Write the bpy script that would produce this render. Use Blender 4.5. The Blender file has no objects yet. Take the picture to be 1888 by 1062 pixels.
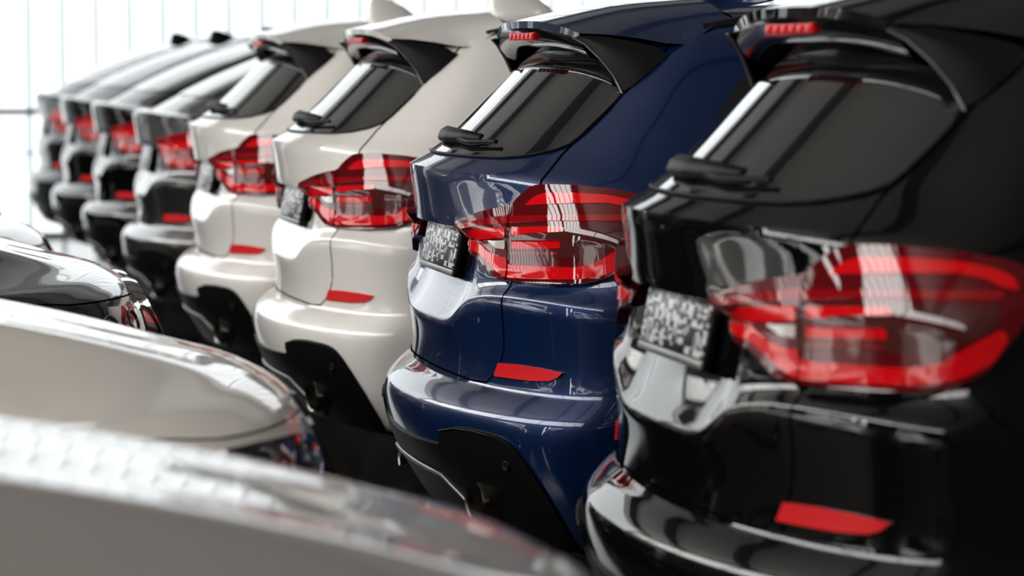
import bpy, bmesh, math, random
from mathutils import Vector, Matrix
from mathutils.bvhtree import BVHTree
from mathutils.geometry import delaunay_2d_cdt
random.seed(7)
S = bpy.context.scene
COL = S.collection

# ------------------------------------------------------------------ camera
cam_d = bpy.data.cameras.new('camera'); cam = bpy.data.objects.new('camera', cam_d); COL.objects.link(cam)
CAM = Vector((7.934, -1.434, 1.50))
cam.location = CAM
r = Vector((0.21634335, 0.97631734, 0.0)); u = Vector((-0.07582622, 0.01680243, 0.99697947)); b = Vector((0.97336835, -0.21568988, 0.07766555))
cam.matrix_world = Matrix(((r.x, u.x, b.x, CAM.x), (r.y, u.y, b.y, CAM.y), (r.z, u.z, b.z, CAM.z), (0, 0, 0, 1)))
cam_d.sensor_width = 36.0; cam_d.lens = 5507.0 / 1888.0 * 36.0
cam_d.clip_start = 0.05; cam_d.clip_end = 200
cam_d.dof.use_dof = True; cam_d.dof.focus_distance = 7.75; cam_d.dof.aperture_fstop = 3.2
S.camera = cam
# ------------------------------------------------------------------ view, world
S.view_settings.view_transform = 'Standard'; S.view_settings.look = 'None'
S.view_settings.gamma = 1.0; S.view_settings.use_curve_mapping = False
S.view_settings.exposure = 0.0
S.cycles.use_denoising = True
S.cycles.max_bounces = 7; S.cycles.diffuse_bounces = 4; S.cycles.glossy_bounces = 5; S.cycles.transmission_bounces = 4
S.cycles.caustics_reflective = False; S.cycles.caustics_refractive = False
W = bpy.data.worlds.new('daylight'); S.world = W; W.use_nodes = True
bgn = W.node_tree.nodes['Background']; bgn.inputs[0].default_value = (0.93, 0.97, 1.0, 1); bgn.inputs[1].default_value = 1.0

SIDE_L = 12.0      # glazing in the left wall
ROOF_FILL_L = 5.0      # strength of the added overhead fill panels
ROOF_FILLS = [(2.0, 12.5, 4.6, 7.4)]  # unseen glowing panels added under the ceiling to brighten the cars
# ------------------------------------------------------------------ materials
def mat(name, col, rough=0.5, metal=0.0, coat=0.0, spec=0.5, emit=None, es=0.0, croug=0.02, coatior=1.5):
    m = bpy.data.materials.new(name); m.use_nodes = True
    p = m.node_tree.nodes['Principled BSDF']
    p.inputs['Base Color'].default_value = (*col, 1); p.inputs['Roughness'].default_value = rough
    p.inputs['Metallic'].default_value = metal; p.inputs['Specular IOR Level'].default_value = spec
    p.inputs['Coat Weight'].default_value = coat; p.inputs['Coat Roughness'].default_value = croug
    p.inputs['Coat IOR'].default_value = coatior
    if emit: p.inputs['Emission Color'].default_value = (*emit, 1); p.inputs['Emission Strength'].default_value = es
    return m
def flake(m, scale=900, amt=0.25):
    """metallic flake: fine noise over the base colour"""
    nt = m.node_tree; p = nt.nodes['Principled BSDF']; base = tuple(p.inputs['Base Color'].default_value)
    n = nt.nodes.new('ShaderNodeTexNoise'); n.inputs['Scale'].default_value = scale
    mx = nt.nodes.new('ShaderNodeMix'); mx.data_type = 'RGBA'
    mx.inputs[6].default_value = tuple(c * (1 - amt) for c in base[:3]) + (1,)
    mx.inputs[7].default_value = tuple(min(1, c * (1 + amt)) for c in base[:3]) + (1,)
    nt.links.new(n.outputs['Fac'], mx.inputs[0]); nt.links.new(mx.outputs[2], p.inputs['Base Color'])
    return m
M = {}
M['white'] = mat('paint_white', (0.82, 0.79, 0.745), 0.4, coat=1.0)
M['blue'] = flake(mat('paint_blue', (0.001, 0.015, 0.072), 0.36, metal=0.4, coat=1.0, spec=0.2))
M['black'] = mat('paint_black', (0.003, 0.003, 0.0033), 0.4, coat=1.0, spec=0.0)
M['graphite'] = flake(mat('paint_graphite', (0.02, 0.019, 0.018), 0.35, metal=0.3, coat=1.0))
M['silver'] = flake(mat('paint_silver', (0.46, 0.425, 0.40), 0.35, metal=0.5, coat=1.0))
M['brown'] = flake(mat('paint_brown', (0.11, 0.06, 0.052), 0.3, metal=0.5, coat=1.0))
M['ivory'] = mat('paint_ivory', (0.74, 0.70, 0.63), 0.35, coat=1.0)
M['glass'] = mat('tinted_glass', (0.006, 0.006, 0.006), 0.02, spec=0.8, coat=0.6)
M['gloss'] = mat('gloss_black', (0.006, 0.006, 0.006), 0.08, spec=0.6)
M['plastic'] = mat('black_plastic', (0.004, 0.004, 0.004), 0.5, spec=0.15)
M['rubber'] = mat('rubber', (0.015, 0.015, 0.015), 0.8)
M['gap'] = mat('panel_gap', (0.002, 0.002, 0.002), 0.9, spec=0.0)
M['chrome'] = mat('chrome', (0.75, 0.75, 0.76), 0.08, metal=1.0)
M['steel'] = mat('exhaust_steel', (0.22, 0.20, 0.175), 0.2, metal=1.0)
M['alloy'] = mat('alloy', (0.4, 0.4, 0.41), 0.3, metal=1.0)
M['lens'] = mat('lamp_lens_dark', (0.11, 0.004, 0.006), 0.4, coat=1.0, spec=0.0)
M['red'] = mat('lamp_red', (0.72, 0.004, 0.008), 0.4, coat=1.0, spec=0.0)
M['redlow'] = mat('lamp_red_deep', (0.30, 0.003, 0.007), 0.4, coat=1.0, spec=0.0)
M['smoke'] = mat('lamp_smoke', (0.075, 0.016, 0.014), 0.4, coat=1.0, spec=0.0)
M['clear'] = mat('reversing_lens', (0.55, 0.50, 0.47), 0.15, coat=1.0)
M['reflector'] = mat('reflector_red', (0.76, 0.004, 0.008), 0.4, coat=1.0)
M['platewhite'] = mat('plate_white', (0.72, 0.72, 0.72), 0.35)
M['headlamp'] = mat('headlamp_glass', (0.03, 0.03, 0.035), 0.05, coat=1.0)

# ------------------------------------------------------------------ object helpers
def link(name, me, m=None, parent=None):
    o = bpy.data.objects.new(name, me); COL.objects.link(o)
    if m is not None and len(me.materials) == 0: me.materials.append(m)
    if parent is not None: o.parent = parent
    return o
def smooth(me, ang=40):
    for p in me.polygons: p.use_smooth = True
    me.set_sharp_from_angle(angle=math.radians(ang))
    return me
def bm_mesh(name, bm, ang=40):
    bmesh.ops.recalc_face_normals(bm, faces=bm.faces)
    me = bpy.data.meshes.new(name); bm.to_mesh(me); bm.free()
    return smooth(me, ang)
def box(bm, x0, x1, y0, y1, z0, z1, bev=0.0):
    mtx = Matrix.Translation(((x0 + x1) / 2, (y0 + y1) / 2, (z0 + z1) / 2)) @ Matrix.Diagonal((x1 - x0, y1 - y0, z1 - z0, 1))
    g = bmesh.ops.create_cube(bm, size=1, matrix=mtx)
    if bev:
        es = list({e for v in g['verts'] for e in v.link_edges})
        bmesh.ops.bevel(bm, geom=es, offset=bev, segments=2, affect='EDGES', profile=0.5)
def thing(name, label, cat, loc=(0, 0, 0), group=None):
    o = bpy.data.objects.new(name, None); COL.objects.link(o); o.location = loc
    o['label'] = label; o['category'] = cat
    if group: o['group'] = group
    return o
def struct(o):
    o['kind'] = 'structure'; return o
def tube(name, pts, rad, seg=6, closed=False, ang=60):
    """round bar along a polyline"""
    bm = bmesh.new(); rings = []; n = len(pts); pts = [Vector(p) for p in pts]
    for i, p in enumerate(pts):
        a = pts[i - 1] if (i > 0 or closed) else p; c = pts[(i + 1) % n] if (i < n - 1 or closed) else p
        t = (c - a).normalized(); s = t.cross(Vector((0.13, 0.31, 1)) if abs(t.z) < .9 else Vector((1, 0.2, 0))).normalized(); w = t.cross(s)
        rr = rad[i] if isinstance(rad, (list, tuple)) else rad
        rings.append([bm.verts.new(p + s * (math.cos(k * math.tau / seg) * rr) + w * (math.sin(k * math.tau / seg) * rr)) for k in range(seg)])
    for i in range(n if closed else n - 1):
        A, B = rings[i], rings[(i + 1) % n]
        for k in range(seg): bm.faces.new((A[k], A[(k + 1) % seg], B[(k + 1) % seg], B[k]))
    if not closed: bm.faces.new(rings[0]); bm.faces.new(rings[-1][::-1])
    return bm_mesh(name, bm, ang)
def lathe(name, prof, seg=32, axis='x', ang=40, cap=False):
    """prof: list of (offset along axis, radius)"""
    bm = bmesh.new(); rings = []
    for (o, rr) in prof:
        ring = []
        for k in range(seg):
            c, s = math.cos(k * math.tau / seg) * rr, math.sin(k * math.tau / seg) * rr
            ring.append(bm.verts.new((o, c, s) if axis == 'x' else (c, o, s)))
        rings.append(ring)
    for A, B in zip(rings, rings[1:]):
        for k in range(seg): bm.faces.new((A[k], A[(k + 1) % seg], B[(k + 1) % seg], B[k]))
    if cap: bm.faces.new(rings[0]); bm.faces.new(rings[-1])
    return bm_mesh(name, bm, ang)

# ------------------------------------------------------------------ car body surface
XA = [0, .16, .29, .37, .52, .68, .80]              # rear/front column offsets on the lower body
def corner(t, n=5.0):
    t = min(max(t, 0), 1); return 1 - (1 - t ** n) ** (1 / n)
FR = [.05, .14, .28, .44, .60, .76, .92]
# row: rear(y0,k,ry,z0,dz,W) side(z,W) front(y0,k,ry,z0,dz,W) recess crease
def rows(kind):
    L = 4.70
    R = [
     ((.30, .12, .25, .24, 0, .80), (.24, .82), (L - .25, .15, .25, .22, 0, .78), 0, 0),
     ((.13, .20, .28, .275, 0, .885), (.26, .90), (L - .12, .18, .28, .26, 0, .86), 0, .5),
     ((.070, .20, .28, .37, 0, .925), (.38, .925), (L - .04, .2, .3, .37, 0, .90), 0, 0),
     ((.022, .21, .30, .46, 0, .935), (.48, .935), (L - .01, .2, .3, .46, 0, .915), 0, 0),
     ((.000, .215, .31, .55, 0, .94), (.57, .94), (L, .2, .3, .55, 0, .92), 0, 0),
     ((.008, .22, .32, .60, 0, .942), (.64, .942), (L, .2, .3, .62, 0, .92), 0, .3),
     ((.050, .21, .32, .640, 0, .942), (.70, .942), (L, .2, .3, .67, 0, .92), 0, .2),
     ((.088, .18, .33, .655, .005, .942), (.75, .942), (L, .2, .3, .72, 0, .92), 0, .7),
     ((.092, .20, .33, .72, 0, .942), (.82, .942), (L - .015, .21, .3, .79, -.01, .92), 0, 0),
     ((.072, .205, .33, .800, 0, .940), (.88, .942), (L - .045, .22, .3, .845, -.015, .915), 0, .65, [0, 0, 0, .06, .092, .096, .093, .085, .08]),
     ((.083, .238, .33, .85, 0, .938), (.92, .940), (L - .07, .22, .3, .87, -.02, .91), .022, .2, [0, 0, 0, .045, .065, .067, .066, .06, .06]),
     ((.088, .26, .33, .925, 0, .934), (.96, .936), (L - .10, .23, .3, .885, -.025, .90), .052, .1, [0, 0, 0, .012, .016, .016, .016, .015, .015]),
     ((.088, .26, .33, 1.035, 0, .925), (1.00, .928), (L - .14, .24, .3, .905, -.03, .895), .062, .5),
     ((.086, .26, .33, 1.052, 0, .922), (1.03, .922), (L - .20, .25, .3, .918, -.035, .885), 0, .6),
     ((.078, .31, .33, 1.12, -.005, .905), (1.055, .915), (L - .33, .25, .3, .955, -.078, .87), 0, 0),
     ((.060, .38, .33, 1.205, -.03, .875), (1.085, .905), (L - .53, .25, .3, 1.010, -.125, .85), 0, .92),
    ]
    if kind == 'estate':
        R += [
         ((.145, .39, .32, 1.245, .0, .845), (1.12, .885), (L - .85, .25, .3, 1.072, -.14, .82), 0, .1),
         ((.200, .39, .31, 1.295, .01, .82), (1.16, .86), (3.42, .3, .3, 1.13, -.09, .76), 0, 0),
         ((.270, .38, .30, 1.36, .01, .785), (1.28, .805), (3.12, .3, .3, 1.26, 0, .70), 0, 0),
         ((.375, .36, .28, 1.465, .01, .72), (1.42, .735), (2.72, .3, .3, 1.44, 0, .64), 0, 0),
         ((.485, .26, .25, 1.555, -.03, .66), (1.53, .675), (2.42, .3, .3, 1.56, 0, .60), 0, 0),
         ((.580, .20, .22, 1.605, -.03, .60), (1.59, .60), (2.25, .3, .3, 1.605, -.01, .55), 0, 0),
        ]
    else:
        R += [
         ((.16, .36, .32, 1.222, -.03, .845), (1.12, .885), (L - .85, .25, .3, 1.072, -.14, .82), 0, .3),
         ((.27, .34, .31, 1.285, -.03, .815), (1.16, .86), (3.42, .3, .3, 1.13, -.09, .76), 0, 0),
         ((.50, .30, .30, 1.400, -.03, .77), (1.28, .805), (3.12, .3, .3, 1.26, 0, .70), 0, 0),
         ((.76, .26, .28, 1.505, -.03, .71), (1.42, .735), (2.72, .3, .3, 1.44, 0, .64), 0, 0),
         ((.98, .22, .25, 1.565, -.03, .655), (1.53, .675), (2.42, .3, .3, 1.555, 0, .60), 0, 0),
         ((1.18, .16, .22, 1.60, -.03, .60), (1.59, .60), (2.25, .3, .3, 1.595, -.01, .55), 0, 0),
        ]
    return R
def row_pts(R):
    (y0, k, ry, z0, dz, Wr), (zs, Ws), (fy, fk, fry, fz, fdz, Wf), rec, cr = R[:5]; zc = R[5] if len(R) > 5 else [0] * 9
    P = []
    xs = [x * Wr / .94 if x > .4 else x * (1 if Wr > .85 else Wr / .85) for x in XA] + [Wr * .93, Wr * .985]
    for i, x in enumerate(xs):
        t = x / Wr
        d = rec if i <= 2 else (rec * .25 if i == 3 else 0)
        P.append(Vector((x, y0 + k * x * x + ry * corner(t) + d, z0 + dz * t * t + zc[i])))
    dz += zc[8]
    yr = y0 + k * Wr * Wr + ry; yf = fy - fk * Wf * Wf - fry
    for f in FR:
        a = max(0, 1 - f / .22) ** 1.5; c = max(0, (f - .62) / .38) ** 1.6
        z = zs + (z0 + dz - zs) * a + (fz + fdz - zs) * c
        wd = Ws + (Wr - Ws) * a + (Wf - Ws) * c
        P.append(Vector((wd, yr + (yf - yr) * f, z)))
    ridge = .014 if fz > .94 and fz < 1.1 else 0
    fx = [x * Wf / .94 for x in XA] + [Wf * .93, Wf * .985]
    for x in fx[::-1]:
        t = x / Wf
        P.append(Vector((x, fy - fk * x * x - fry * corner(t), fz + fdz * t * t + (ridge if abs(x * .94 / Wf - .37) < .01 else (-.014 if x < .2 and ridge else 0)))))
    return P
def body_mesh(kind, levels):
    RW = rows(kind); PT = [row_pts(R) for R in RW]; n = len(PT[0]); nr = 9; m = len(FR)
    bm = bmesh.new(); cl = bm.edges.layers.float.new('crease_edge')
    V = []
    for P in PT:
        right = [bm.verts.new(p) for p in P]
        left = [None if i in (0, n - 1) else bm.verts.new((-p.x, p.y, p.z)) for i, p in enumerate(P)]
        loop = right + [left[i] for i in range(n - 2, 0, -1)]
        V.append(loop)
    N = len(V[0])
    for j in range(len(V) - 1):
        for i in range(N): bm.faces.new((V[j][i], V[j][(i + 1) % N], V[j + 1][(i + 1) % N], V[j + 1][i]))
    for j, R in enumerate(RW):
        if R[4] > 0:
            for i in range(N):
                if not (nr < i < N - nr):   # rear and its corners only
                    e = bm.edges.get((V[j][i], V[j][(i + 1) % N]))
                    if e: e[cl] = R[4] * (1 if (i <= 7 or i >= N - 8) else .3)
    def cap(loop, P, crown):
        G = {}
        rear = [P[i] for i in range(nr)]; front = [P[n - 1 - i] for i in range(nr)]
        def get(side, i): return loop[i] if side > 0 or i in (0, n - 1) else loop[N - i]
        for j in range(m + 2):
            for i in range(-(nr - 1), nr):
                a = abs(i); sd = 1 if i >= 0 else -1
                if j == 0: G[i, j] = get(sd, a)
                elif j == m + 1: G[i, j] = get(sd, n - 1 - a)
                elif a == nr - 1: G[i, j] = get(sd, nr + j - 1)
                else:
                    e = P[nr + j - 1]; t = a / (nr - 1); f = FR[j - 1]
                    tr = rear[a].x / rear[-1].x
                    yy = (rear[a].y * (1 - f) + front[a].y * f) * (1 - tr ** 6) + e.y * tr ** 6
                    zz = e.z + crown * (1 - tr ** 2.6) * (1 - .35 * abs(2 * f - 1) ** 2)
                    G[i, j] = bm.verts.new((sd * e.x * tr, yy, zz))
        for j in range(m + 1):
            for i in range(-(nr - 1), nr - 1):
                bm.faces.new((G[i, j], G[i + 1, j], G[i + 1, j + 1], G[i, j + 1]))
    cap(V[-1], PT[-1], .066)
    cap(V[0], PT[0], 0.0)
    bmesh.ops.recalc_face_normals(bm, faces=bm.faces)
    me = bpy.data.meshes.new('cage'); bm.to_mesh(me); bm.free()
    o = bpy.data.objects.new('cage', me); COL.objects.link(o)
    md = o.modifiers.new('s', 'SUBSURF'); md.levels = levels; md.render_levels = levels
    dg = bpy.context.evaluated_depsgraph_get(); ev = o.evaluated_get(dg)
    out = bpy.data.meshes.new_from_object(ev); bpy.data.objects.remove(o); bpy.data.meshes.remove(me)
    out.name = 'car_body'
    for p in out.polygons: p.use_smooth = True
    return out
def bvh_of(me):
    return BVHTree.FromPolygons([v.co for v in me.vertices], [tuple(p.vertices) for p in me.polygons])
FINE = {}; BVH = {}
for kd in ('estate', 'fastback'):
    f = body_mesh(kd, 3); BVH[kd] = bvh_of(f); FINE[kd] = f
# ------------------------------------------------------------------ patches that follow the body skin
def densify(P, step):
    out = []
    for i, p in enumerate(P):
        q = P[(i + 1) % len(P)]; d = math.hypot(q[0] - p[0], q[1] - p[1]); k = max(1, int(math.ceil(d / step)))
        for j in range(k): out.append((p[0] + (q[0] - p[0]) * j / k, p[1] + (q[1] - p[1]) * j / k))
    return out
def rounded(P, rad=0.006, k=2):
    """Chaikin-soften the outline a little"""
    for _ in range(k):
        Q = []
        for i, p in enumerate(P):
            q = P[(i + 1) % len(P)]
            d = math.hypot(q[0] - p[0], q[1] - p[1]); t = min(.25, rad / max(d, 1e-6))
            Q.append((p[0] + (q[0] - p[0]) * t, p[1] + (q[1] - p[1]) * t)); Q.append((q[0] - (q[0] - p[0]) * t, q[1] - (q[1] - p[1]) * t))
        P = Q; rad *= .4
    return P
def inside(P, x, y):
    c = False; n = len(P); j = n - 1
    for i in range(n):
        if (P[i][1] > y) != (P[j][1] > y) and x < (P[j][0] - P[i][0]) * (y - P[i][1]) / (P[j][1] - P[i][1]) + P[i][0]: c = not c
        j = i
    return c
RCYL = 1.1
class Cyl:            # cylinder-style projection round a vertical axis; front = aims at the nose
    def __init__(s, yc, front=False): s.yc = yc; s.f = 1 if front else -1
    def uv(s, p): return (math.radians(p[0]) * RCYL, p[1])
    def ray(s, q):
        th = q[0] / RCYL; d = Vector((math.sin(th), s.f * math.cos(th), 0)); o = Vector((0, s.yc, q[1]))
        return o + d * 4, -d
class Flat:           # parallel projection: (p0 -> a axis, p1 -> b axis)
    def __init__(s, A, Bx, d, o=(0, 0, 0)): s.A = Vector(A); s.B = Vector(Bx); s.d = Vector(d).normalized(); s.o = Vector(o)
    def uv(s, p): return (p[0], p[1])
    def ray(s, q): return s.o + s.A * q[0] + s.B * q[1] - s.d * 6, s.d
REAR = Cyl(1.2); NOSE = Cyl(3.5, True)
def cast(kind, pr, q, off):
    o, d = pr.ray(q); h = BVH[kind].ray_cast(o, d)
    if h[0] is None:
        h = BVH[kind].find_nearest(o + d * 6)
    n = h[1] if h[1].dot(d) < 0 else -h[1]
    return h[0] + n * off, n
def patch(name, kind, pr, outline, off=.004, thick=.008, step=.02, soft=.006, ang=35):
    P = [pr.uv(p) for p in outline]
    if soft: P = rounded(P, soft)
    area = sum(P[i - 1][0] * P[i][1] - P[i][0] * P[i - 1][1] for i in range(len(P)))
    if area < 0: P = P[::-1]
    Bd = densify(P, step)
    xs = [p[0] for p in Bd]; ys = [p[1] for p in Bd]; inn = []
    ny = int((max(ys) - min(ys)) / step) + 1; nx = int((max(xs) - min(xs)) / step) + 1
    for i in range(nx + 1):
        for j in range(ny + 1):
            x = min(xs) + (i + .5 * (j % 2)) * step; y = min(ys) + j * step
            if inside(Bd, x, y) and min((x - p[0]) ** 2 + (y - p[1]) ** 2 for p in Bd) > (step * .55) ** 2: inn.append((x, y))
    nb = len(Bd); pts = [Vector(p) for p in Bd + inn]
    vo, eo, fo, ov, oe, of = delaunay_2d_cdt(pts, [(i, (i + 1) % nb) for i in range(nb)], [list(range(nb))], 1, 1e-6)
    bm = bmesh.new(); top = []; nrm = []
    for v in vo:
        p, n = cast(kind, pr, v, off); top.append(bm.verts.new(p)); nrm.append(n)
    for f in fo:
        try: bm.faces.new([top[i] for i in f])
        except ValueError: pass
    bm.verts.index_update()
    bnd = [e for e in bm.edges if len(e.link_faces) == 1]
    low = {}
    for e in bnd:
        for v in e.verts:
            if v.index not in low: low[v.index] = bm.verts.new(v.co - nrm[v.index] * thick)
    for e in bnd:
        a, c = e.verts[0].index, e.verts[1].index
        bm.faces.new((e.verts[0], e.verts[1], low[c], low[a]))
    return bm_mesh(name, bm, ang)
def mirror(me):
    m2 = me.copy(); m2.name = me.name
    for v in m2.vertices: v.co.x = -v.co.x
    m2.flip_normals(); return m2
def both(R): return R + [(-p[0], p[1]) for p in R[::-1] if abs(p[0]) > 1e-6]
def line_on(kind, pr, pts, off=0.0, step=.03):
    out = []
    P = [pr.uv(p) for p in pts]
    for p, q in zip(P, P[1:]):
        d = math.hypot(q[0] - p[0], q[1] - p[1]); k = max(1, int(d / step))
        for j in range(k): out.append(cast(kind, pr, (p[0] + (q[0] - p[0]) * j / k, p[1] + (q[1] - p[1]) * j / k), off)[0])
    out.append(cast(kind, pr, P[-1], off)[0]); return out
def gap(car, kind, pr, pts, rad=.0032, mirrored=True):
    me = tube('panel_gap', line_on(kind, pr, pts, .0006, .012), rad * .8, 5)
    link('panel_gap', me, M['gap'], car)
    if mirrored: link('panel_gap', mirror(me), M['gap'], car)

# ------------------------------------------------------------------ the car
LAMP = [(16.6,1.068),(20.3,1.084),(24.5,1.103),(28.1,1.114),(31.1,1.121),(32.0,1.139),(33.6,1.161),(34.8,1.174),(37.6,1.176),(41.1,1.174),(45.3,1.167),(47.9,1.158),(49.6,1.150),(50.6,1.138),(51.3,1.112),(51.2,1.067),(49.8,1.020),(48.4,.975),(46.7,.954),(43.7,.937),(39.1,.928),(33.5,.927),(30.2,.928),(28.0,.934),(25.9,.958),(23.5,.980),(20.2,.987),(18.6,.998),(17.9,1.021),(17.3,1.037)]
BAND_TOP = [(33.8,1.123),(35.3,1.145),(37.0,1.155),(41.3,1.155),(45.5,1.150),(48.2,1.139),(49.6,1.127),(50.3,1.105),(48.9,1.110),(47.8,1.123),(45.7,1.131),(41.6,1.130),(36.9,1.126)]
BAND_MID = [(18.0,1.061),(24.6,1.082),(29.9,1.095),(37.2,1.099),(49.2,1.105),(49.2,1.090),(37.1,1.086),(30.4,1.076),(24.6,1.066),(19.0,1.055)]
LED_A = [(20.3,1.050),(24.6,1.058),(30.6,1.066),(30.6,1.045),(24.0,1.037),(21.0,1.036)]
REV = [(26.4,1.031),(30.6,1.037),(30.6,1.013),(28.5,1.014)]
LED_B = [(31.9,1.066),(40.7,1.074),(41.1,1.061),(32.0,1.050)]
LED_C = [(32.0,1.035),(40.6,1.044),(40.7,1.026),(32.0,1.016)]
SMOKE = [(31.5,1.072),(49.0,1.082),(49.2,1.056),(47.3,1.029),(44.7,1.005),(31.5,.998)]
BAND_LOW = [(18.6,1.018),(22.4,1.026),(24.0,1.022),(26.7,1.002),(29.4,.993),(30.8,.993),(31.4,.974),(42.6,.980),(45.1,.989),(47.6,1.026),(49.4,1.048),(49.8,1.032),(48.8,.992),(46.7,.965),(43.7,.950),(39.0,.943),(31.2,.939),(29.4,.948),(26.7,.974),(24.0,.995),(20.0,1.001)]
# the fastback's shallower lamp
LAMP_F = [(24,1.085),(30,1.105),(36,1.12),(42,1.125),(47,1.12),(50.5,1.10),(51,1.05),(49,1.0),(45,.955),(38,.945),(31,.95),(27,1.0)]
BAND_F = [(26,1.055),(33,1.07),(42,1.085),(48.5,1.075),(48.5,1.045),(46,1.055),(40,1.055),(33,1.04),(28.5,1.02)]
BAND_F2 = [(29.5,.995),(33,.972),(38,.965),(44.5,.975),(47.5,1.01),(45,1.015),(42.5,.992),(36,.985),(32,1.0)]
def tail_light(car, kind, sd):
    def mk(nm, pts, off, th=.006, step=.014, m=None, par=None, soft=.005):
        me = patch(nm, kind, REAR, pts, off, th, step, soft)
        if sd < 0: me = mirror(me)
        return link(nm, me, m, par)
    est = kind == 'estate'
    lens = mk('tail_light', LAMP if est else LAMP_F, .020, .06, m=M['lens'] if est else M['redlow'], par=car, soft=.010)
    lens['label'] = 'red wraparound tail light'
    if not est:
        mk('light_bar', BAND_F, .0225, m=M['red'], par=lens); mk('light_bar', BAND_F2, .0225, m=M['red'], par=lens); return lens
    mk('smoked_panel', SMOKE, .0212, .004, m=M['smoke'], par=lens)
    mk('light_bar', BAND_TOP, .0225, m=M['red'], par=lens); mk('light_bar', BAND_MID, .0225, m=M['redlow'], par=lens)
    mk('light_bar', BAND_LOW, .0225, m=M['red'], par=lens)
    for q in (LED_A, LED_B, LED_C):
        mk('led_block', q, .0228, m=M['red'], par=lens, soft=.003)
        if q is LED_A: lows = [(22.0, 1.0335), (24.5, 1.0345), (26.2, 1.035), (26.0, 1.031), (22.6, 1.0295)]
        else:
            z = 1.040 if q is LED_B else 1.008; lows = [(32.0, z), (40.3, z + .008), (40.3, z + .002), (32.0, z - .006)]
        mk('led_strip', lows, .0226, m=M['redlow'], par=lens, soft=.002)
    mk('reversing_lamp', REV, .023, m=M['clear'], par=lens, soft=.003)['label'] = 'clear reversing lamp'
    seam = tube('lens_split', line_on(kind, REAR, [(31.15, 1.119), (31.15, .930)], .0230), .0013, 6)
    if sd < 0: seam = mirror(seam)
    link('lens_split', seam, M['gap'], lens)
    return lens

def spoiler_parts(car, paint):
    sec = [(.340, .495, 1.592, 1.556, .20), (.40, .525, 1.606, 1.553, .20), (.465, .575, 1.620, 1.543, .19), (.53, .605, 1.634, 1.530, .17), (.60, .612, 1.645, 1.527, .13), (.68, .590, 1.652, 1.568, .08), (.76, .560, 1.657, 1.598, .02)]
    ts = [i / 12 for i in range(-12, 13)]
    def surf(s, t, dz=0, dy=0):
        y, w, zc, ze, k = s; x = w * math.copysign(abs(t) ** .9, t)
        return Vector((x, y + k * x * x + dy, zc - (zc - ze) * abs(t) ** 2.6 + dz))
    bm = bmesh.new()
    top = [[bm.verts.new(surf(s, t)) for t in ts] for s in sec]
    under = [[bm.verts.new(surf(s, t, -d, dy)) for t in ts] for s, d, dy in ((sec[0], .019, .004),)]
    for A, B in zip(top, top[1:]):
        for i in range(len(ts) - 1): bm.faces.new((A[i], A[i + 1], B[i + 1], B[i]))
    for A, B in ((top[0], under[0]),):
        for i in range(len(ts) - 1): bm.faces.new((A[i], A[i + 1], B[i + 1], B[i]))
    me = bm_mesh('spoiler', bm, 32)
    sp = link('spoiler', me, paint, car)
    bm = bmesh.new()
    rows_ = [[bm.verts.new(surf(sec[0], t, -.019, .004)) for t in ts], [bm.verts.new(surf(sec[0], t, -.040, .012)) for t in ts], [bm.verts.new(surf(sec[0], t, -.062, .030)) for t in ts], [bm.verts.new(surf(sec[0], t, -.070, .055)) for t in ts], [bm.verts.new(surf(sec[2], t, -.085, .02)) for t in ts]]
    for A, B in zip(rows_, rows_[1:]):
        for i in range(len(ts) - 1): bm.faces.new((A[i], A[i + 1], B[i + 1], B[i]))
    link('spoiler_underside', bm_mesh('spoiler_underside', bm, 50), M['gloss'], sp)['label'] = 'gloss black underside'
    # high brake light under the lip
    bm = bmesh.new()
    for i in range(6):
        x0 = -.15 + i * .05; box(bm, x0 + .0012, x0 + .0488, .348, .375, 1.541, 1.561, .003)
    link('brake_light', bm_mesh('brake_light', bm), M['brake'], sp)
    # black side blades
    out = [(.497, .385, 1.549), (.530, .440, 1.549), (.580, .510, 1.535), (.612, .560, 1.522), (.618, .592, 1.502)]
    inn = [(.492, .374, 1.545), (.525, .398, 1.528), (.562, .428, 1.492), (.592, .455, 1.450), (.613, .474, 1.404)]
    for sd in (1, -1):
        bm = bmesh.new(); G = []
        for o_, i_ in zip(out, inn):
            o_ = Vector(o_); i_ = Vector(i_); row = []
            for k in range(5):
                p = i_.lerp(o_, k / 4); p.x += .012 * math.sin(math.pi * k / 4); row.append(p)
            G.append(row)
        V1 = [[bm.verts.new((sd * p.x, p.y, p.z)) for p in rw] for rw in G]
        V2 = [[bm.verts.new((sd * (p.x - .014), p.y + .002, p.z - .002)) for p in rw] for rw in G]
        for a in range(4):
            for k in range(4):
                bm.faces.new((V1[a][k], V1[a][k + 1], V1[a + 1][k + 1], V1[a + 1][k])); bm.faces.new((V2[a][k], V2[a + 1][k], V2[a + 1][k + 1], V2[a][k + 1]))
            for k in (0, 4): bm.faces.new((V1[a][k], V1[a + 1][k], V2[a + 1][k], V2[a][k]))
        for a in (0, 4):
            for k in range(4): bm.faces.new((V1[a][k], V1[a][k + 1], V2[a][k + 1], V2[a][k]))
        bl = link('side_blade', bm_mesh('side_blade', bm, 40), M['plastic'], car)
        edge = [Vector((sd * (p[0] + .002), p[1] - .001, p[2])) for p in inn]
        fine = [edge[0]]
        for p, q in zip(edge, edge[1:]): fine += [p.lerp(q, .5), q]
        link('blade_edge', tube('blade_edge', fine, .0028), M['chromedark'], bl)
    return sp
M['chromedark'] = mat('satin_edge', (0.22, 0.22, 0.22), 0.3, metal=0.6)

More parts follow.
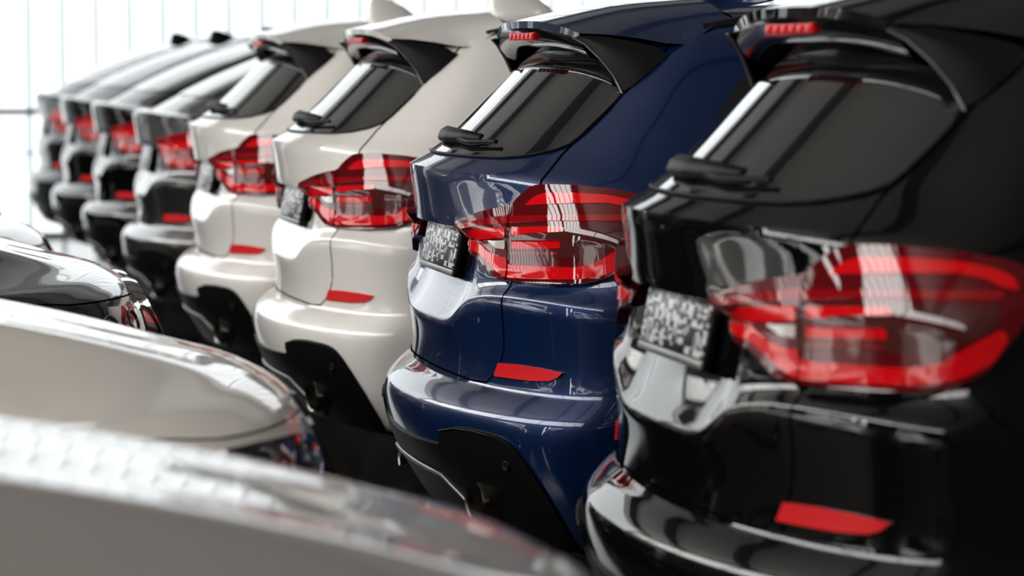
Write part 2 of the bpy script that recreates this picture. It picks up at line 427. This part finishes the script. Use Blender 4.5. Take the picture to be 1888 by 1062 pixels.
def plate_material():
    """scrambled black marks printed on a white plate"""
    m = mat('plate_print', (0.7, 0.7, 0.7), 0.3); nt = m.node_tree; p = nt.nodes['Principled BSDF']
    tc = nt.nodes.new('ShaderNodeTexCoord')
    def cells(sx, sz, thr):
        mp = nt.nodes.new('ShaderNodeMapping'); mp.inputs['Scale'].default_value = (sx, 0.0, sz); nt.links.new(tc.outputs['Object'], mp.inputs[0])
        sn = nt.nodes.new('ShaderNodeVectorMath'); sn.operation = 'FLOOR'; nt.links.new(mp.outputs[0], sn.inputs[0])
        wn = nt.nodes.new('ShaderNodeTexWhiteNoise'); wn.noise_dimensions = '3D'; nt.links.new(sn.outputs[0], wn.inputs['Vector'])
        g = nt.nodes.new('ShaderNodeMath'); g.operation = 'GREATER_THAN'; g.inputs[1].default_value = thr; nt.links.new(wn.outputs['Value'], g.inputs[0]); return g
    a = cells(90, 75, .62); c = cells(34, 150, .70); d = cells(20, 26, .80)
    mx = nt.nodes.new('ShaderNodeMath'); mx.operation = 'MAXIMUM'; nt.links.new(a.outputs[0], mx.inputs[0]); nt.links.new(c.outputs[0], mx.inputs[1])
    m2 = nt.nodes.new('ShaderNodeMath'); m2.operation = 'MAXIMUM'; nt.links.new(mx.outputs[0], m2.inputs[0]); nt.links.new(d.outputs[0], m2.inputs[1])
    mix = nt.nodes.new('ShaderNodeMix'); mix.data_type = 'RGBA'; mix.inputs[6].default_value = (.62, .63, .64, 1); mix.inputs[7].default_value = (.012, .012, .013, 1)
    nt.links.new(m2.outputs[0], mix.inputs[0]); nt.links.new(mix.outputs[2], p.inputs['Base Color']); return m
M['plateprint'] = plate_material()

def wheel_parts(car):
    tyre = lathe('tyre', [(-.115, .255), (-.12, .29), (-.125, .335), (-.105, .362), (-.05, .37), (.05, .37), (.105, .362), (.125, .335), (.12, .29), (.115, .255)], 40)
    bm = bmesh.new()
    for k in range(5):
        for dl in (-.12, .12):
            a = k * math.tau / 5; rot = Matrix.Rotation(a + dl, 4, 'X')
            g = bmesh.ops.create_cube(bm, size=1, matrix=rot @ Matrix.Translation((.075, 0, .145)) @ Matrix.Diagonal((.03, .045, .24, 1)))
    sp = bm_mesh('rim_face', bm)
    rim = lathe('rim', [(-.11, .26), (-.1, .235), (.06, .235), (.10, .245), (.115, .26), (.108, .268)], 40)
    hub = lathe('hub', [(.05, .08), (.095, .07), (.10, .035), (.10, .001)], 20)
    for y in (.99, 3.84):
        for sd in (1, -1):
            w = link('wheel', tyre, M['rubber'], car); w.location = (sd * .81, y, .37); w.rotation_euler = (0, 0, 0 if sd > 0 else math.pi)
            for nm, me in (('rim', rim), ('rim_face', sp), ('hub', hub)): link(nm, me, M['alloy'], w)

def car_body(kind):
    me = body_mesh(kind, 2)
    o = bpy.data.objects.new('tmp', me); COL.objects.link(o); cuts = []
    bm = bmesh.new()
    for y in (.99, 3.84):
        for sd in (1, -1):
            bmesh.ops.create_cone(bm, cap_ends=True, segments=48, radius1=.405, radius2=.405, depth=.42, matrix=Matrix.Translation((sd * .86, y, .37)) @ Matrix.Rotation(math.pi / 2, 4, 'Y'))
    cm = bpy.data.meshes.new('cut'); bm.to_mesh(cm); bm.free(); co = bpy.data.objects.new('cut', cm); COL.objects.link(co)
    md = o.modifiers.new('b', 'BOOLEAN'); md.object = co; md.operation = 'DIFFERENCE'; md.solver = 'EXACT'
    dg = bpy.context.evaluated_depsgraph_get()
    out = bpy.data.meshes.new_from_object(o.evaluated_get(dg)); out.name = 'body_shell'
    bpy.data.objects.remove(o); bpy.data.objects.remove(co)
    out.materials.clear()
    return smooth(out, 48)

def build_car(kind, name, paint):
    est = kind == 'estate'
    car = bpy.data.objects.new(name, None); COL.objects.link(car)
    link('body_shell', car_body(kind), paint, car)
    for sd in (1, -1): tail_light(car, kind, sd)
    # ---- rear glass
    if est:
        glass = both([(0, 1.235), (9, 1.235), (16.8, 1.235), (23.1, 1.236), (28.4, 1.243), (32.9, 1.258), (35.5, 1.276), (36.6, 1.296), (37.8, 1.328), (39.4, 1.372), (40.4, 1.406), (41, 1.50), (40, 1.527), (0, 1.535)])
        link('rear_window', patch('rear_window', kind, REAR, glass, .006, .012, .028, .012), M['glass'], car)
        fr = line_on(kind, REAR, glass[:10], .004, .02)
        me = tube('window_seal', [Vector((-p.x, p.y, p.z)) for p in fr[:0:-1]] + fr, .0035); link('window_seal', me, M['plastic'], car)
        gap(car, kind, REAR, [(35.0, 1.176), (35.0, 1.20), (35.0, 1.25), (35.9, 1.285)])
        tp = Flat((0, 1, 0), (0, 0, 1), (-1, 0, 0))
        gap(car, kind, tp, [(.478, 1.405), (.527, 1.452), (.580, 1.500), (.629, 1.551)], .0045)
        gap(car, kind, Flat((1, 0, 0), (0, 1, 0), (0, 0, -1)), [(-.58, .80), (0, .77), (.58, .80)], .003, False)
        spoiler_parts(car, paint)
        # wiper lying on the glass
        wp = link('wiper', tube('wiper', line_on(kind, Flat((1, 0, 0), (0, 0, 1), (0, 1, 0)), [(.02, 1.268), (.20, 1.256), (.36, 1.262)], .02), [.012, .011, .010, .010, .009, .009, .008, .008, .007, .006, .006, .006, .006, .006][:14] + [.006] * 20, 8), M['plastic'], car)
        bm = bmesh.new()
        y_, z_ = .140, 1.285
        pr = [(-.20, .0, .040, .010), (-.15, -.006, .050, .015), (0, -.010, .046, .016), (.15, -.008, .036, .014), (.24, 0, .024, .008)]
        prev = None
        for (x, dy, h, th) in pr:
            base = cast(kind, Flat((1, 0, 0), (0, 0, 1), (0, 1, 0)), (x, 1.272), .012)[0]
            nn = Vector((0, -.72, .69)); tt = Vector((0, .69, .72))
            ring = [bm.verts.new(base + Vector((0, dy, 0)) + nn * a + tt * c) for a, c in ((0, -h * .5), (th, -h * .4), (th * 1.5, 0), (th * 1.1, h * .45), (0, h * .5))]
            if prev:
                for k in range(5): bm.faces.new((prev[k], prev[(k + 1) % 5], ring[(k + 1) % 5], ring[k]))
            else: bm.faces.new(ring)
            prev = ring
        bm.faces.new(prev[::-1]); bmesh.ops.bevel(bm, geom=list(bm.edges), offset=.003, segments=1, affect='EDGES')
        link('wiper_cover', bm_mesh('wiper_cover', bm, 40), M['plastic'], wp)
    else:
        top = Flat((1, 0, 0), (0, 1, 0), (0, 0, -1))
        glass = both([(0, .30), (.35, .34), (.60, .46), (.62, .56), (.55, .92), (.49, 1.04), (.42, 1.07), (0, 1.05)])
        link('rear_window', patch('rear_window', kind, top, glass, .005, .012, .045, .02), M['glass'], car)
        # boot lip
        lip = line_on(kind, REAR, [(-36, 1.183), (-20, 1.203), (0, 1.21), (20, 1.203), (36, 1.183)], 0, .05)
        bm = bmesh.new(); prev = None
        for p in lip:
            ring = [bm.verts.new(p + Vector(d)) for d in ((0, -.012, -.012), (0, -.016, .012), (0, .02, .022), (0, .09, .012), (0, .08, -.02))]
            if prev:
                for k in range(5): bm.faces.new((prev[k], prev[(k + 1) % 5], ring[(k + 1) % 5], ring[k]))
            else: bm.faces.new(ring)
            prev = ring
        bm.faces.new(prev[::-1]); link('boot_lip', bm_mesh('boot_lip', bm, 30), paint, car)
        gap(car, kind, REAR, [(36, 1.12), (36.5, 1.17), (36, 1.19)])
    # ---- tailgate, plate, bumper
    gap(car, kind, REAR, [(31.0, .928), (30.4, .874), (30.5, .82), (30.4, .765), (29.5, .725), (27.9, .692), (26, .668)], .0024); gap(car, kind, REAR, [(26, .668), (21.6, .664), (14, .668), (0, .671)], .0036)
    gap(car, kind, REAR, [(47.4, .950), (48.4, .926), (49.2, .905), (52, .86)], .002)
    RF = [(29.2, .724), (33.8, .728), (38.0, .727), (41.7, .722), (40.8, .706), (39.6, .697), (36.3, .692), (28.2, .688)]
    for sd in (1, -1):
        me = patch('bumper_reflector', kind, REAR, RF, .006, .012, .016, .003)
        link('bumper_reflector', me if sd > 0 else mirror(me), M['reflector'], car)
    low = both([(0, .487), (9, .490), (14, .493), (19.2, .497), (19.0, .522), (19.6, .538), (24.1, .556), (28.8, .560), (33.5, .556), (35.6, .545), (37.3, .518), (39.0, .472), (40.7, .408), (41.9, .328), (42.4, .255), (20, .262), (0, .265)])
    lb = link('lower_bumper', patch('lower_bumper', kind, REAR, low, .007, .016, .03, .012), M['gloss2'], car)
    for sd in (1, -1):
        pts = line_on(kind, REAR, [(0, .414), (16, .41), (20, .37), (24, .315), (26, .30)], .009, .03)
        if sd < 0: pts = [Vector((-p.x, p.y, p.z)) for p in pts]
        link('diffuser_trim', tube('diffuser_trim', pts, .006), M['chromedark'], lb)
        pts = line_on(kind, REAR, [(19.6, .534), (24.1, .551), (28.8, .555), (33.3, .551), (35.2, .541), (36.8, .518), (38.4, .472)], .008, .03)
        if sd < 0: pts = [Vector((-p.x, p.y, p.z)) for p in pts]
        link('insert_edge', tube('insert_edge', pts, .003), M['plastic'], lb)
        s = link('parking_sensor', lathe('parking_sensor', [(-.004, .001), (-.006, .011), (-.003, .014), (.004, .014)], 16, 'y'), M['plastic'], lb)
        p, n = cast(kind, REAR, REAR.uv((34.9, .483)), .008); s.location = (sd * p.x, p.y, p.z); s.rotation_euler = (0, 0, sd * .5)
        # tow hook cover corner fold
        pr = [(.06, .046), (-.0, .052), (-.006, .050), (-.002, .045), (.06, .042)]
        e = link('exhaust_tip', lathe('exhaust_tip', pr, 28, 'y'), M['steel'], car); e.scale = (1.45, 1, 1.05); e.location = (sd * .53, .112, .366); e.rotation_euler = (0, 0, sd * .12)
        link('exhaust_bore', lathe('exhaust_bore', [(.03, .043), (.03, .001)], 28, 'y'), M['gap'], e)
    # plate
    h = bmesh.new(); box(h, -.228, .228, -.012, .006, -.075, .062, .006)
    pl = link('plate_holder', bm_mesh('plate_holder', h), M['plastic'], car); pl.location = (0, .139, .988); pl.rotation_euler = (math.radians(-11), 0, 0)
    h = bmesh.new(); box(h, -.221, .221, -.015, -.010, -.055, .057, .002); link('licence_plate', bm_mesh('licence_plate', h), M['plateprint'], pl)['label'] = 'plate with scrambled black marks'
    h = bmesh.new(); box(h, -.226, .226, -.0165, -.010, -.073, -.057, .003); link('holder_strip', bm_mesh('holder_strip', h), M['chromedark'], pl)
    # recess lining under the tailgate lip
    link('recess_lining', patch('recess_lining', kind, REAR, both([(0, .93), (13.0, .93), (14.6, .95), (15.2, 1.030), (13, 1.038), (0, 1.040)]), .003, .004, .03, .01), M['gloss'], car)
    # ---- sides
    side = Flat((0, 1, 0), (0, 0, 1), (-1, 0, 0))
    if est:
        SW = [[(.68, 1.30), (.665, 1.335), (.80, 1.500), (.86, 1.525), (1.30, 1.535), (1.30, 1.20), (.80, 1.195)], [(1.36, 1.535), (2.05, 1.535), (2.05, 1.17), (1.36, 1.195)], [(2.12, 1.535), (2.35, 1.52), (2.75, 1.36), (3.05, 1.19), (3.0, 1.15), (2.12, 1.165)]]
    else:
        SW = [[(1.0, 1.25), (1.30, 1.42), (1.36, 1.43), (1.36, 1.20), (1.1, 1.20)], [(1.42, 1.45), (1.75, 1.50), (2.05, 1.515), (2.05, 1.17), (1.42, 1.195)], [(2.12, 1.515), (2.35, 1.50), (2.75, 1.36), (3.05, 1.19), (3.0, 1.15), (2.12, 1.165)]]
    for w in SW:
        me = patch('side_window', kind, side, w, .004, .01, .06, .02)
        link('side_window', me, M['glass'], car); link('side_window', mirror(me), M['glass'], car)
    gap(car, kind, side, [(1.36, 1.19), (1.30, .9), (1.36, .70), (1.45, .40)], .003); gap(car, kind, side, [(2.10, 1.16), (2.10, .33)], .003); gap(car, kind, side, [(3.12, 1.10), (3.2, .85), (3.1, .33)], .003)
    for y in (1.72, 2.46):
        for sd in (1, -1):
            p = cast(kind, side, (y, .93), .0)[0]; bm = bmesh.new(); box(bm, -.012, .022, -.11, .11, -.014, .014, .008)
            hd = link('door_handle', bm_mesh('door_handle', bm), paint, car); hd.location = (sd * p.x, p.y, p.z)
    sill = patch('sill_trim', kind, side, [(1.42, .40), (3.42, .40), (3.42, .27), (1.42, .27)], .008, .012, .08, .01)
    link('sill_trim', sill, M['plastic'], car); link('sill_trim', mirror(sill), M['plastic'], car)
    wheel_parts(car)
    for sd in (1, -1):
        bm = bmesh.new(); bmesh.ops.create_icosphere(bm, subdivisions=3, radius=1, matrix=Matrix.Diagonal((.105, .075, .075, 1)))
        for v in bm.verts:
            if v.co.y < -.03: v.co.y = -.03
        mi = link('door_mirror', bm_mesh('door_mirror', bm, 50), paint, car); mi.location = (sd * .945, 2.92, 1.15)
        link('mirror_stalk', tube('mirror_stalk', [(0, 0, -.05), (-sd * .10, .02, -.075)], .022, 8), M['plastic'], mi)
    # roof fin and rails
    bm = bmesh.new(); prev = None
    for (z, y0, y1, hw) in ((-.03, -.10, .125, .034), (.0, -.10, .11, .032), (.02, -.096, .085, .024), (.045, -.088, .045, .016), (.062, -.080, .0, .010), (.070, -.074, -.03, .004)):
        ring = [bm.verts.new((hw * c, (y0 + y1) / 2 + (y1 - y0) / 2 * s_, z)) for c, s_ in [(math.cos(t * math.tau / 14), math.sin(t * math.tau / 14)) for t in range(14)]]
        if prev:
            for k in range(14): bm.faces.new((prev[k], prev[(k + 1) % 14], ring[(k + 1) % 14], ring[k]))
        prev = ring
    bm.faces.new(prev)
    fy = .94 if est else 1.16
    fin = link('antenna_fin', bm_mesh('antenna_fin', bm, 60), paint if est else M['plastic'], car); p = BVH[kind].ray_cast(Vector((0, fy, 3)), Vector((0, 0, -1)))[0]; fin.location = p; fin.scale = (1.3, 1.2, 1.45) if est else (1, 1, 1)
    if est:
        for sd in (1, -1):
            pts = []
            for k in range(15):
                t = k / 14; y = .70 + 1.65 * t; p = BVH[kind].ray_cast(Vector((.565, y, 3)), Vector((0, 0, -1)))[0]
                pts.append((sd * .565, y, p.z + .03 * min(1, 4 * t, 6 * (1 - t)) - .004))
            link('roof_rail', tube('roof_rail', pts, .017, 8), M['gloss'], car)
    # ---- front end
    wind = both([(0, 3.33), (.4, 3.27), (.58, 3.14), (.53, 2.75), (.47, 2.52), (.3, 2.44), (0, 2.42)])
    link('windscreen', patch('windscreen', kind, Flat((1, 0, 0), (0, 1, 0), (0, 0, -1)), wind, .004, .01, .06, .02), M['glass'], car)
    HL = [(20, .80), (28, .825), (38, .835), (50, .835), (56, .815), (54, .775), (44, .735), (30, .73), (21, .745)]
    for sd in (1, -1):
        me = patch('headlight', kind, NOSE, HL, .006, .014, .02, .01)
        hl = link('headlight', me if sd > 0 else mirror(me), M['headlamp'], car)
        for th in (27, 36):
            ring = []
            for k in range(18):
                a = k * math.tau / 18; p, n = cast(kind, NOSE, NOSE.uv((th + 2.0 * math.cos(a), .782 + .028 * math.sin(a))), .008); ring.append(Vector((sd * p.x, p.y, p.z)))
            link('daytime_ring', tube('daytime_ring', ring, .003, 6, True), M['chromedark'], hl)
    for sd in (1, -1):   # twin grille openings with chrome surrounds and upright slats
        cx_, hw, z0, z1 = sd * .165, .145, .60, .868
        loop = []
        for k in range(40):
            a = k * math.tau / 40; c, s_ = math.cos(a), math.sin(a); e = .45
            loop.append(Vector((cx_ + hw * math.copysign(abs(c) ** e, c), 0, (z0 + z1) / 2 + (z1 - z0) / 2 * math.copysign(abs(s_) ** e, s_))))
        bm = bmesh.new(); prof = [(1.0, 4.56), (1.0, 4.676), (.96, 4.694), (.90, 4.688), (.88, 4.62)]
        rings = []
        cc = Vector((cx_, 0, (z0 + z1) / 2))
        for sc, yy in prof:
            rg = []
            for p in loop:
                q = cc + (p - cc) * sc; lean = max(0, q.z - .70) * .50; rg.append(bm.verts.new((q.x, yy - lean + .020, q.z)))
            rings.append(rg)
        for A, B in zip(rings, rings[1:]):
            for k in range(40): bm.faces.new((A[k], A[(k + 1) % 40], B[(k + 1) % 40], B[k]))
        gr = link('grille_surround', bm_mesh('grille_surround', bm, 35), M['gloss'], car)
        bm = bmesh.new(); bm.faces.new([bm.verts.new((cc.x + (p.x - cc.x) * .9, 4.640 - max(0, p.z - .70) * .50, cc.z + (p.z - cc.z) * .9)) for p in loop])
        link('grille_backing', bm_mesh('grille_backing', bm), M['gloss'], gr)
        for k in range(8):
            x = cx_ + (k - 3.5) * .030; hh = (z1 - z0) / 2 * .84
            bm = bmesh.new(); box(bm, x - .004, x + .004, 4.645, 4.684, -hh, hh, .002)
            for v in bm.verts: v.co.y -= max(0, v.co.z + cc.z - .70) * .50 - .012; v.co.z += cc.z
            link('grille_slat', bm_mesh('grille_slat', bm), M['chromedark'], gr)
    gap(car, kind, NOSE, [(18, .842), (30, .848), (42, .852), (52, .868), (58, .89)], .0028)
    gap(car, kind, side, [(4.02, .897), (3.8, .93), (3.5, .975), (3.3, 1.01)], .004)
    intake = both([(0, .50), (20, .50), (30, .47), (24, .36), (0, .36)])
    link('front_intake', patch('front_intake', kind, NOSE, intake, .005, .012, .04, .012), M['plastic'], car)
    return car
M['brake'] = mat('brake_lens', (0.55, 0.004, 0.008), 0.4, coat=0.35, spec=0.0)
M['gloss2'] = mat('bumper_black', (0.004, 0.004, 0.004), 0.42, spec=0.08)
PAINTED = ('body_shell', 'spoiler', 'boot_lip', 'door_handle', 'door_mirror', 'antenna_fin')
def kids(o): return [c for c in bpy.data.objects if c.parent is o]
def copy_car(src, paint, tree, chrome=False):
    def rec(o, parent):
        c = o.copy(); COL.objects.link(c)
        if parent is not None: c.parent = parent
        base = o.name.split('.')[0]
        if base in PAINTED and not (base == 'antenna_fin' and o.data.materials[0] is M['plastic']):
            c.material_slots[0].link = 'OBJECT'; c.material_slots[0].material = paint
        if base == 'grille_surround' and chrome: c.material_slots[0].link = 'OBJECT'; c.material_slots[0].material = M['chrome']; c.location = (0, .020, .004)
        for k in tree.get(o.name, ()): rec(k, c)
        return c
    return rec(src, None)
def tree_of():
    t = {}
    for o in bpy.data.objects:
        if o.parent: t.setdefault(o.parent.name, []).append(o)
    return t
# ------------------------------------------------------------------ the hall
HX0, HX1, HY0, HY1, HZ = -17.0, 13.0, -6.6, 9.0, 5.6
M['floor'] = mat('floor_concrete', (0.035, 0.034, 0.033), 0.2)
nt = M['floor'].node_tree; pb = nt.nodes['Principled BSDF']; nz = nt.nodes.new('ShaderNodeTexNoise'); nz.inputs['Scale'].default_value = 3.0; nz.inputs['Detail'].default_value = 6
mr = nt.nodes.new('ShaderNodeMapRange'); mr.inputs[3].default_value = .12; mr.inputs[4].default_value = .22; nt.links.new(nz.outputs['Fac'], mr.inputs[0]); nt.links.new(mr.outputs[0], pb.inputs['Roughness'])
M['wall'] = mat('wall_dark_plaster', (0.10, 0.095, 0.09), 0.8)
M['ceil'] = mat('ceiling_panel', (0.54, 0.515, 0.49), 0.7)
M['beam'] = mat('steel_beam', (0.04, 0.04, 0.042), 0.5)
M['frame'] = mat('channel_glass_joint', (0.45, 0.5, 0.52), 0.4, emit=(0.80, 0.93, 1.0), es=0.58)
M['transom'] = mat('window_transom', (0.30, 0.33, 0.35), 0.4)
M['pane'] = mat('backlit_channel_glass', (0.8, 0.8, 0.8), 0.3, emit=(0.95, 0.985, 1.0), es=1.45)
M['pane2'] = mat('backlit_side_glass', (0.8, 0.8, 0.8), 0.3, emit=(0.95, 0.97, 1.0), es=2.6)
def slab(name, x0, x1, y0, y1, z0, z1, m):
    bm = bmesh.new(); box(bm, x0, x1, y0, y1, z0, z1); return struct(link(name, bm_mesh(name, bm), m))
slab('floor', HX0 - .4, HX1 + .3, HY0 - .4, HY1 + .3, -.12, 0, M['floor'])
slab('ceiling', HX0 - .4, HX1 + .3, HY0 - .4, HY1 + .3, HZ, HZ + .15, M['ceil'])
slab('wall_right', HX0 - .4, HX1 + .3, HY1, HY1 + .2, 0, HZ, M['wall'])
slab('wall_back', HX1, HX1 + .2, HY0, HY1, 0, HZ, M['wall'])
slab('wall_left', HX0 - .4, HX1 + .3, HY0 - .2, HY0, 0, .55, M['wall'])
for i, x in enumerate(range(-14, 12, 5)): slab('trim_%d' % (i + 1), x - .12, x + .12, HY0, HY1, HZ - .38, HZ, M['beam'])
# far wall of upright channel-glass panes
PW = .276; Y0 = HY0; n = int((HY1 - HY0) / PW); ymul = [.015 + (k - 30) * PW for k in range(0, 80)]; ymul = [y for y in ymul if HY0 < y < HY1]
bm = bmesh.new()
for y in ymul: box(bm, HX0 - .05, HX0 + .015, y - .025, y + .025, 0, HZ)
win = struct(link('window_1', bm_mesh('window_1', bm), M['frame']))
bm = bmesh.new(); box(bm, HX0 - .05, HX0 + .03, HY0, HY1, 1.012, 1.062); box(bm, HX0 - .05, HX0 + .02, HY0, HY1, .69, .705); box(bm, HX0 - .05, HX0 + .03, HY0, HY1, 0, .04); link('transom', bm_mesh('transom', bm), M['transom'], win)
def pane_mesh(w, z0, z1):
    bm = bmesh.new(); box(bm, -.06, -.02, -w / 2, w / 2, z0, z1); me = bm_mesh('pane', bm); me.materials.append(M['pane']); return me
pm = (pane_mesh(PW - .05, .04, 1.02), pane_mesh(PW - .05, 1.055, HZ))
for a, c in zip(ymul, ymul[1:]):
    for me in pm:
        o = link('pane', me, None, win); o.location = (HX0, (a + c) / 2, 0)
# left wall: a long glazed stretch at the far half, two narrow lights in the middle, a glazed stretch near the camera
M['pane2'] = mat('backlit_side_glass', (0.8, 0.8, 0.8), 0.3, emit=(1.0, 0.985, 0.96), es=SIDE_L)
OPEN = [(HX0, HX1, 3.55, 5.2), (1.15, 1.45, .9, 2.9), (1.75, 2.1, .9, 2.9)]
bm = bmesh.new(); bg_ = bmesh.new(); bf = bmesh.new()
box(bm, HX0, HX1, HY0 - .2, HY0, 3.1, 3.55); box(bm, HX0, HX1, HY0 - .2, HY0, 5.2, HZ)
x = HX0
for x0, x1, z0, z1 in OPEN[1:]:
    if x0 > x: box(bm, x, x0, HY0 - .2, HY0, .55, 3.1)
    box(bm, x0, x1, HY0 - .2, HY0, .55, z0)
    if z1 < 3.1: box(bm, x0, x1, HY0 - .2, HY0, z1, 3.1)
    x = x1
box(bm, x, HX1, HY0 - .2, HY0, .55, 3.1)
for x0, x1, z0, z1 in OPEN:
    box(bg_, x0, x1, HY0 - .16, HY0 - .12, z0, z1)
    k = max(1, int((x1 - x0) / .30))
    for i in range(k + 1):
        xx = x0 + (x1 - x0) * i / k; hw = .07 if i % 14 == 0 else .016; box(bf, xx - hw, xx + hw, HY0 - .11, HY0 - .03, z0, z1)
struct(link('wall_left_upper', bm_mesh('wall_left_upper', bm), M['wall']))
w2 = struct(link('window_2', bm_mesh('window_2', bg_), M['pane2']))
link('window_frame', bm_mesh('window_frame', bf), M['beam'], w2)

M['fill_glow'] = mat('roof_fill_sheet', (0.8, 0.8, 0.8), 0.4, emit=(1.0, 0.985, 0.965), es=ROOF_FILL_L)
for i, (x0, x1, y0, y1) in enumerate(ROOF_FILLS):
    bm = bmesh.new(); box(bm, x0, x1, y0, y1, HZ - .05, HZ - .01); struct(link('window_%d' % (i + 3), bm_mesh('roof_fill', bm), M['fill_glow']))  # added fill panel, glows out of view to lift the pale paint

# ------------------------------------------------------------------ the cars
est = build_car('estate', 'estate_car', M['white']); fas = build_car('fastback', 'fastback_car', M['black'])
bpy.context.view_layer.update()
TREE = tree_of()
SP = [(2.419, -.016, 'black', 'black estate car with large tail light nearest the camera at right'),
      (0.0, 0.0, 'blue', 'dark blue estate car with sharp red tail light'),
      (-2.427, -.050, 'white', 'white estate car directly behind the dark blue one'),
      (-4.876, -.068, 'white', 'white estate car beside the black fastback cars, farther of the two white')]
for i, (x, y, pn, lb) in enumerate(SP):
    c = est if i == 0 else copy_car(est, M[pn], TREE)
    c.location = (x, y, 0); c['label'] = lb; c['category'] = 'car'; c['group'] = 'estate cars seen from behind'
for c in kids(est):
    if c.name.split('.')[0] in PAINTED: c.material_slots[0].link = 'OBJECT'; c.material_slots[0].material = M['black']
FP = [(-7.30, -.09, 'graphite', 'dark grey fastback car next to the farther white car'), (-9.73, -.11, 'black', 'black fastback car beside the dark grey fastback, first of the three black ones'),
      (-12.16, -.13, 'black', 'black fastback car in the middle of the three black ones'), (-14.5, -.15, 'black', 'black fastback car at the far end against the bright window wall')]
for i, (x, y, pn, lb) in enumerate(FP):
    c = fas if i == 0 else copy_car(fas, M[pn], TREE)
    c.location = (x, y, 0); c['label'] = lb; c['category'] = 'car'; c['group'] = 'fastback cars at the far end of the row'
for c in kids(fas):
    if c.name.split('.')[0] in PAINTED and c.name != 'antenna_fin': c.material_slots[0].link = 'OBJECT'; c.material_slots[0].material = M['graphite']
LP = [(4.38, -.49, 'silver', 'blurred silver car bonnet nearest the camera at bottom left'), (2.10, -.55, 'ivory', 'ivory car with smooth bonnet behind the silver bonnet'),
      (-.70, -.605, 'graphite2', 'dark grey car with chrome grille and glossy sharp bonnet'), (-2.95, -.70, 'brown', 'brown car showing a small bonnet behind the dark grey one'),
      (-5.4, -.76, 'black', 'dark car whose bonnet only just shows at the left edge')] + [(-5.4 - 2.45 * k, -.78 - .02 * k, 'black', 'unseen black car added beyond the left edge for its dark reflection, ' + w) for k, w in ((1, 'nearest of four'), (2, 'second of four'), (3, 'third of four'), (4, 'farthest of four'))]  # last four are unseen, added to darken what the far cars reflect
M['graphite2'] = flake(mat('paint_dark_grey', (0.018, 0.018, 0.019), 0.25, metal=0.5, coat=1.0))
for i, (x, y, pn, lb) in enumerate(LP):
    c = copy_car(est, M[pn], TREE, i == 2)
    c.location = (x, y - 4.70, 0); c['label'] = lb; c['category'] = 'car'; c['group'] = 'cars facing the aisle'
for kd in FINE: bpy.data.meshes.remove(FINE[kd])
